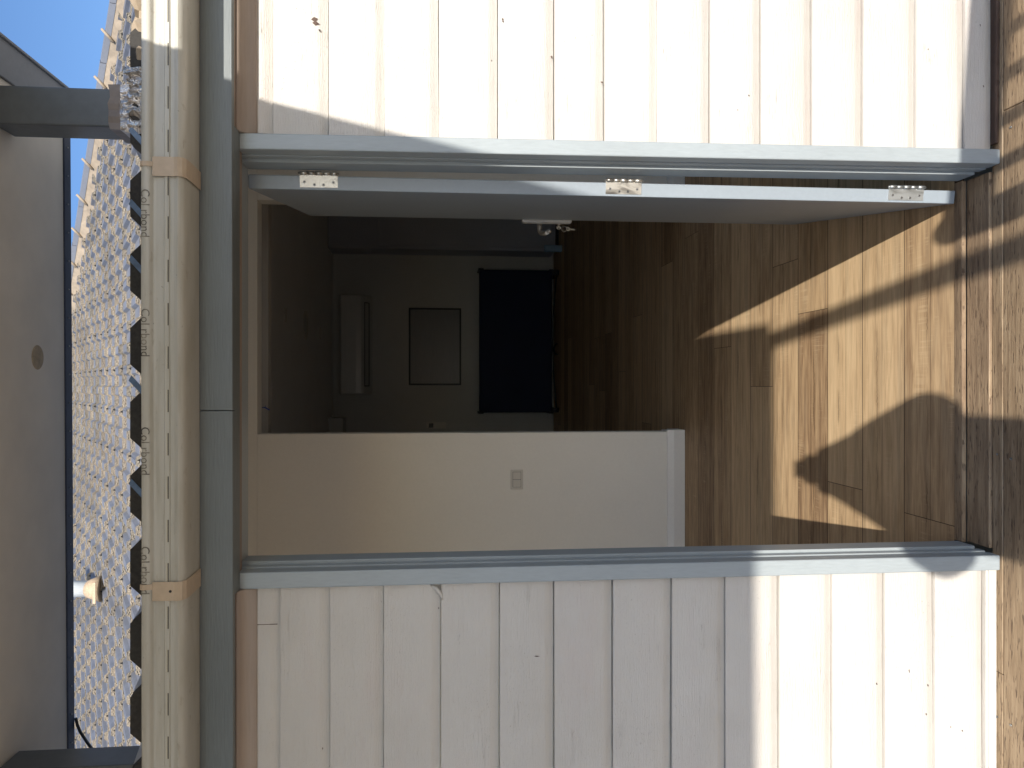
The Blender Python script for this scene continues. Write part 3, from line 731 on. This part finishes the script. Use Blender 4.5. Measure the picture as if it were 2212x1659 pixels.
# air conditioner
ac = empty("air_conditioner", (.5, 8.04, 2.35), "white split-system air conditioner high on the dark back wall", "air conditioner")
q = MB(); pr_ = [(8.04, 2.742), (7.87, 2.742), (7.835, 2.72), (7.825, 2.66), (7.83, 2.53), (7.845, 2.47), (7.87, 2.436), (7.93, 2.40), (8.04, 2.345)]
q.extr_x(pr_, -.128, 1.121, sm=False); q.build("casing", M['acwhite'], ac, bevel=.012, seg=3)
q = MB(); q.face([(-.03, 7.862, 2.432), (1.03, 7.862, 2.432), (1.03, 7.955, 2.378), (-.03, 7.955, 2.378)]); q.build("air_outlet", M['black'], ac, fix=False)
q = MB(); q.face([(-.02, 7.857, 2.424), (1.02, 7.857, 2.424), (1.02, 7.93, 2.385), (-.02, 7.93, 2.385)]); q.build("louvre", M['acwhite'], ac, fix=False)
# framed board
pf_ = empty("picture_frame", (.48, 8.04, 1.2), "thin black frame with a blank glossy sheet below the air conditioner", "picture frame")
q = MB(); X0, X1, Z0, Z1 = -.015, .981, 1.212, 1.885; w_ = .022
q.box(X0, X1, 8.02, 8.044, Z0, Z0+w_); q.box(X0, X1, 8.02, 8.044, Z1-w_, Z1); q.box(X0, X0+w_, 8.02, 8.044, Z0+w_, Z1-w_); q.box(X1-w_, X1, 8.02, 8.044, Z0+w_, Z1-w_)
q.build("frame", M['black'], pf_, bevel=.002); q = MB(); q.box(X0+w_+.0005, X1-w_-.0005, 8.030, 8.043, Z0+w_+.0005, Z1-w_-.0005); q.build("sheet", M['art'], pf_)
# navy folded table on wheeled frame
tb = empty("folded_games_table", (.54, 7.8, 0), "dark navy folded table with black wheeled frame under the black frame", "table")
tb["label"] = "dark navy folded games table on a black frame below the picture frame"
q = MB(); q.box(-.36, 1.44, 7.70, 7.95, .072, .985); q.build("table_board", M['navyfab'], tb, bevel=.02, seg=3)
for x in (-.36, 1.44):
    for a, b in ((.94, 1.008), (.055, .11)):
        q = MB(); q.box(x-.013, x+.013, 7.69, 7.96, a, b); q.build("corner_guard", M['black'], tb, bevel=.006)
for x in (-.33, 1.40):
    q = MB(); q.box(x-.03, x+.03, 7.60, 8.0, .035, .075); q.tube([(x, 7.62, .035), (x, 7.62, .0)], .03, 12); q.tube([(x, 7.98, .035), (x, 7.98, .0)], .03, 12)
    q.build("wheel_base", M['black'], tb)
q = MB(); q.tube([(-.33+1.73*i/16, 7.68, .018+.05*math.sin(math.pi*i/16)) for i in range(17)], .008, 8)
q.tube([(.44+.0+.07*math.cos(a), 7.67, .010+.045*math.sin(a)) for a in [math.pi*i/10 for i in range(11)]], .008, 6)
q.build("bowed_bar", M['black'], tb)
# tall cupboard in the far right corner
cb = empty("tall_cupboard", (2.1, 7.8, 0), "tall dark-shaded cupboard in the corner behind the open door", "cupboard")
q = MB(); q.box(1.661, 2.9, 7.60, 8.04, .045, 2.851); q.build("carcass", M['cupboard'], cb, bevel=.004)
q = MB(); q.box(1.70, 2.85, 7.575, 7.599, .10, 2.24); q.build("cupboard_door", M['cupboard'], cb, bevel=.008)
q = MB(); q.box(1.72, 2.85, 7.63, 8.0, .001, .0449); q.build("plinth", M['black'], cb)
q = MB(); q.box(1.62, 1.70, 7.35, 7.41, .001, .22)  # added block coloured as the bluish light patch by the cupboard
tag(q.build("light_patch_block", paint("pale_blue_light", (.30, .46, .60), .4, .03, 0), bevel=.012), "small block painted as the pale blue light patch at the foot of the cupboard", "light patch")
# wall control
wc = empty("wall_control", (-.53, 8.03, 1.4), "small wall control with dark screen near the opening edge", "thermostat")
q = MB(); q.box(-.572, -.493, 8.015, 8.0295, 1.41, 1.66); q.build("control_body", M['white'], wc, bevel=.003); q = MB(); q.box(-.562, -.505, 8.0135, 8.0155, 1.57, 1.63); q.build("control_screen", M['screen'], wc)
# light switch
ls = empty("light_switch", (-.583, 2.668, 1.05), "double white rocker switch on the wall inside the doorway", "light switch")
q = MB(); q.box(-.643, -.523, 2.6625, 2.6697, 1.0125, 1.0895); q.build("switch_plate", M['white'], ls, bevel=.0025)
q = MB(); q.box(-.6300, -.5360, 2.6618, 2.6624, 1.0255, 1.0765); q.build("rocker_gap", M['slot'], ls)
for a, b in ((-.6285, -.5840), (-.5820, -.5375)):
    q = MB(); q.box(a, b, 2.6600, 2.6617, 1.027, 1.075); q.build("rocker", M['white'], ls, bevel=.001)
# blue plastic tag hanging at the opening head
q = MB(); q.tube([(-.139, 2.664, 2.566), (-.1395, 2.663, 2.548), (-.148, 2.661, 2.532), (-.153, 2.661, 2.521)], [.0022, .0038, .0045, .0040], 8)
q.tube([(-.1395, 2.663, 2.548), (-.128, 2.661, 2.545)], [.002, .0015], 6)
tag(q.build("blue_clip", M['bluebit']), "tiny blue plastic clip stuck beside the top of the wide opening", "clip")

# ------------------------------------------------------------------ patio roof on raised posts
pt = empty("patio_roof", (0, -1.8, DZ), "flat patio roof with pale underside on blue-grey steel posts", "patio roof")
ZP = 2.62
tilt = lambda x, y, z: (x, y, z+(x-.3)*.0065)
q = MB(); q.box(-2.4, .762, -3.90, .318, ZP, ZP+.08); q.warp(tilt); pnl = q.build("ceiling_panel", M['panel'], pt); pnl["label"] = "pale smooth underside of the patio roof"
q = MB(); q.box(-2.4, .762, .3183, .360, ZP-.004, ZP+.09); q.warp(tilt); q.build("edge_channel", M['navy'], pt, bevel=.002)
q = MB(); q.box(.7625, .862, -3.93, .360, ZP-.004, ZP+.11); q.box(.858, .866, -3.93, .362, ZP-.010, ZP+.12)
q.build("barge_flashing", M['barge'], pt, bevel=.002)
q = MB(); q.box(-2.4, .7622, -3.945, -3.901, ZP-.02, ZP+.10); q.warp(tilt); q.build("front_channel", M['steel'], pt, bevel=.002)
q = MB(); n = 28; cx, cy = .072, .166
for i in range(n):
    a, b = i*2*math.pi/n, (i+1)*2*math.pi/n
    q.face([(cx, cy, ZP-.0042), (cx+.0315*math.cos(a), cy+.030*math.sin(a), ZP-.0030), (cx+.0315*math.cos(b), cy+.030*math.sin(b), ZP-.0030)])
    q.face([(cx+.0315*math.cos(a), cy+.030*math.sin(a), ZP-.0030), (cx+.0335*math.cos(a), cy+.032*math.sin(a), ZP-.0016), (cx+.0335*math.cos(b), cy+.032*math.sin(b), ZP-.0016), (cx+.0315*math.cos(b), cy+.030*math.sin(b), ZP-.0030)])
o = q.build("round_patch", paint("yellowed_filler", (.46, .36, .22), .6, .2, .3, (1, 1, 1), 50), pt, fix=False); o["label"] = "yellowed round patch on the pale underside"
q = MB()
for i in range(26):
    x = -1.3+i*.083; q.tube([(x, .339, ZP-.0065+(x-.3)*.0065), (x, .339, ZP-.0035+(x-.3)*.0065)], .0022, 6)
q.build("edge_rivets", M['screw'], pt)
def post(x0, x1, y0, y1, z0, z1, label):
    mb = MB(); mb.box(x0, x1, y0, y1, z0, z1); o = mb.build("post", M['steel'], pt, bevel=.004); o["label"] = label; return o
p1 = post(.632, .726, -.056, .050, 2.215, ZP-.001, "steel post near the right end, flashed where it meets the roof")
p2 = post(-1.031, -.938, -.056, .050, 2.195, ZP-.012, "steel post at the left edge of view, black flashing at its foot")
post(.729, .803, -3.82, -3.745, DZ, ZP-.005, "tall outer steel post standing on the deck")
post(-1.60, -1.51, -3.83, -3.74, DZ, ZP-.02, "tall outer steel post behind the photographer on the left")
post(-2.38, -2.29, -3.83, -3.74, DZ, ZP-.03, "outer steel post at the far left deck corner")
def collar(x0, x1, y0, y1, z0, z1, mats, seed, parent, label):
    rr = random.Random(seed); mb = MB(); n = 7
    per_ = [(x0, y0), (x1, y0), (x1, y1), (x0, y1)]
    pts = []
    for a in range(4):
        p, r_ = per_[a], per_[(a+1) % 4]
        for i in range(n): pts.append((p[0]+(r_[0]-p[0])*i/n, p[1]+(r_[1]-p[1])*i/n))
    cx, cy = (x0+x1)/2, (y0+y1)/2; lv = 6; V = []
    for j in range(lv+1):
        row = []
        for (a, b) in pts:
            e = 1+rr.uniform(-.0, .05)+(.10*(1-j/lv)); row.append((cx+(a-cx)*e, cy+(b-cy)*e, z0+(z1-z0)*j/lv+rr.uniform(-.003, .003)))
        V.append(row)
    for j in range(lv):
        for i in range(len(pts)):
            k_ = (i+1) % len(pts); mb.face([V[j][i], V[j][k_], V[j+1][k_], V[j+1][i]], 0 if j < lv-1 else 1, True)
    o = mb.build("post_flashing", mats, parent, fix=False); o["label"] = label
collar(.626, .732, -.062, .056, 2.19, 2.342, [M['flash'], paint('taupe_flashing_tape', (.20, .165, .14), .5, .1, .3)], 5, p1, "crinkled silver flashing tape around the post foot")
collar(-1.036, -.933, -.061, .055, 2.18, 2.272, [M['black'], M['black']], 6, p2, "black flashing around the post foot")
q = MB(); q.tube([(-.990, .365, 2.607), (-1.012, .368, 2.604), (-1.030, .36, 2.592), (-1.048, .33, 2.560), (-1.062, .26, 2.50), (-1.075, .15, 2.435), (-1.08, .06, 2.39)], .0042, 8)
tag(q.build("cable", M['black']), "black cable looping from the patio roof edge down to the left post", "cable")

# ------------------------------------------------------------------ balustrade at the right of the deck
bl = empty("balustrade", (.58, -1.76, DZ), "cream timber balustrade with ball-ended rail at the right of the deck", "balustrade")
RY = -1.76; rz = lambda x: -.075*(x-.63)
q = MB(); q.box(.640, 4.2, RY-.035, RY+.035, .885, .944); q.box(.640, 4.2, RY-.022, RY+.022, .850, .8845); q.warp(lambda x, y, z: (x, y, z+rz(x)))
q.build("top_rail", M['rail'], bl, bevel=.006)
q = MB(); q.box(.70, 4.2, RY-.02, RY+.02, .08, .12); q.build("bottom_rail", M['rail'], bl, bevel=.004)
q = MB(); q.box(.632, .718, RY-.043, RY+.043, DZ, .90); nw = q.build("newel_post", M['rail'], bl, bevel=.004)
q = MB(); cs = [(0.952, .030), (.958, .040)]
q.tube([(.675, RY, z) for z in (.885, .900, .915, .932, .950, .964, .972)], [.02, .034, .044, .047, .040, .025, .006], 20); q.build("newel_ball", M['rail'], nw)
proto = None; x = .80
while x < 4.1:
    q = MB(); q.box(x-.018, x+.018, RY-.018, RY+.018, .1205, .8495+rz(x)); q.build("baluster", M['rail'], bl); x += .118

# ------------------------------------------------------------------ the photographer, whose shadow lies across the floor
person = empty("person", (-.01, -2.5, DZ), "person in loose dark jacket and jeans raising a phone on the deck", "person")
def skin_obj(name, nodes, edges, mats, parent, root=0, sub=2):
    me = bpy.data.meshes.new(name); me.from_pydata([n[0] for n in nodes], edges, []); o = bpy.data.objects.new(name, me); COL.objects.link(o)
    md = o.modifiers.new("skin", 'SKIN'); md.use_smooth_shade = True
    for i, nd in enumerate(nodes):
        r = nd[1]; me.skin_vertices[0].data[i].radius = (r, r) if not isinstance(r, tuple) else r
        me.skin_vertices[0].data[i].use_root = (i == root)
    sb = o.modifiers.new("sub", 'SUBSURF'); sb.levels = sub; sb.render_levels = sub
    me.materials.append(mats); o.parent = parent; o.matrix_parent_inverse = parent.matrix_world.inverted(); return o
Y0 = -2.50; cx = -.012; hx = .030
N_ = []; E_ = []
def nd(x, y, z, r): N_.append(((x, y, z), r)); return len(N_)-1
pel = nd(cx, Y0, .92, .125); wa = nd(cx, Y0, 1.08, .115); ch = nd(cx, Y0, 1.27, .13); nk0 = nd(cx, Y0, 1.40, .075); nk = nd(cx, Y0+.01, 1.47, .050); hd0 = nd(hx, Y0+.03, 1.545, .072); hd1 = nd(hx, Y0+.03, 1.61, .084); hd2 = nd(hx, Y0+.025, 1.665, .060)
E_ += [(pel, wa), (wa, ch), (ch, nk0), (nk0, nk), (nk, hd0), (hd0, hd1), (hd1, hd2)]
hands = {}
for s in (1, -1):
    hp_ = nd(cx+s*.085, Y0, .86, .088); kn = nd(cx+s*.10, Y0+.02, .47, .056); an = nd(cx+s*.105, Y0-.01, .07, .036); he = nd(cx+s*.11, Y0+.05, .015, .034); to = nd(cx+s*.13, Y0+.15, .008, .028)
    E_ += [(pel, hp_), (hp_, kn), (kn, an), (an, he), (he, to)]
    sh = nd(cx+s*.165, Y0+.0, 1.375, .056); el = nd(cx+s*(.222 if s > 0 else .225), Y0+.20, 1.230, .045); wr = nd(cx+s*.080, -2.125, 1.440, .030); pm = nd(cx+s*.050-(.012 if s < 0 else 0), -2.082, 1.495, .028 if s > 0 else .036)
    E_ += [(nk0, sh), (sh, el), (el, wr), (wr, pm)]; hands[s] = N_[pm][0]
body = skin_obj("body", N_, E_, M['skin'], person, 0, 2)
# face details, hair, clothes over the same skeleton
q = MB(); q.tube([(hx, Y0+.10, 1.618), (hx, Y0+.128, 1.592), (hx, Y0+.112, 1.582)], [.008, .013, .010], 8); q.build("nose", M['skin'], person)
for s in (1, -1):
    q = MB(); q.tube([(hx+s*.031, Y0+.094, 1.622), (hx+s*.031, Y0+.112, 1.622)], [.012, .006], 10); q.build("eye", M['white'], person)
    q = MB(); q.tube([(hx+s*.078, Y0+.015, 1.63), (hx+s*.092, Y0+.008, 1.615), (hx+s*.082, Y0+.015, 1.585)], [.008, .014, .008], 8); q.build("ear", M['skin'], person)
q = MB(); q.tube([(hx-.025, Y0+.098, 1.560), (hx, Y0+.106, 1.558), (hx+.025, Y0+.098, 1.560)], [.003, .006, .003], 6); q.build("mouth", paint("lips", (.36, .13, .11), .5, .02, 0), person)
skin_obj("hair", [((hx, Y0-.045, 1.44), .085), ((hx, Y0-.04, 1.53), .098), ((hx, Y0-.03, 1.62), .094), ((hx, Y0+.005, 1.668), .076), ((hx, Y0+.055, 1.680), .045)], [(0, 1), (1, 2), (2, 3), (3, 4)], M['hair'], person)
skin_obj("jacket", [((cx, Y0, .92), .158), ((cx+.005, Y0, 1.20), .205), ((cx, Y0, 1.30), .215), ((cx, Y0+.02, 1.385), .115)] + [((cx+s*.165, Y0, 1.365), .100) for s in (1, -1)] + [((cx+.205, Y0+.20, 1.240), .075), ((cx-.215, Y0+.20, 1.225), .080), ((cx+.132, -2.20, 1.335), .062), ((cx-.118, -2.20, 1.335), .052), ((cx+.086, -2.135, 1.405), .046), ((cx-.078, -2.135, 1.410), .050)],
         [(0, 1), (1, 2), (2, 3), (3, 4), (3, 5), (4, 6), (5, 7), (6, 8), (7, 9), (8, 10), (9, 11)], M['shirt'], person)
skin_obj("jeans", [((cx, Y0, .93), .132), ((cx+.085, Y0, .84), .098), ((cx+.10, Y0+.02, .47), .068), ((cx+.105, Y0-.01, .10), .052), ((cx-.085, Y0, .84), .098), ((cx-.10, Y0+.02, .47), .068), ((cx-.105, Y0-.01, .10), .052)],
         [(0, 1), (1, 2), (2, 3), (0, 4), (4, 5), (5, 6)], M['jeans'], person)
for s in (1, -1):
    skin_obj("shoe", [((cx+s*.108, Y0-.04, .018), .038), ((cx+s*.112, Y0+.06, .016), .040), ((cx+s*.132, Y0+.17, .010), .032)], [(0, 1), (1, 2)], M['black'], person)
# phone, lens at the camera's place
q = MB(); q.box(-.052, .022, -2.0700, -2.0610, 1.422, 1.584)
ph = q.build("phone", M['black'], None, bevel=.004); tag(ph, "black phone held upright in both hands of the person", "phone")
# five fingers on each hand, closing on the phone's edges
for s in (1, -1):
    ex = .024 if s > 0 else -.054; px_, py_, pz_ = hands[s]
    for k, (dz, ln) in enumerate(((.030, 1.0), (.012, 1.08), (-.006, 1.0), (-.022, .82))):
        a = Vector((px_-s*.004, py_+.006, pz_+dz*.7)); b = Vector((ex+s*.014, -2.060, pz_+dz+.006)); c = Vector((ex+s*.005, -2.0525, pz_+dz+.008)); e = Vector((ex-s*.012*ln, -2.0530, pz_+dz+.008))
        skin_obj("finger", [(tuple(a), .0095), (tuple(b), .0085), (tuple(c), .0078), (tuple(e), .0068)], [(0, 1), (1, 2), (2, 3)], M['skin'], body, 0, 1)
    a = Vector((px_, py_, pz_+.008)); b = Vector((ex+s*.012, -2.082, pz_+.030)); c = Vector((ex-s*.010, -2.0785, pz_+.052))
    skin_obj("thumb", [(tuple(a), .0115), (tuple(b), .0100), (tuple(c), .0085)], [(0, 1), (1, 2)], M['skin'], body, 0, 1)
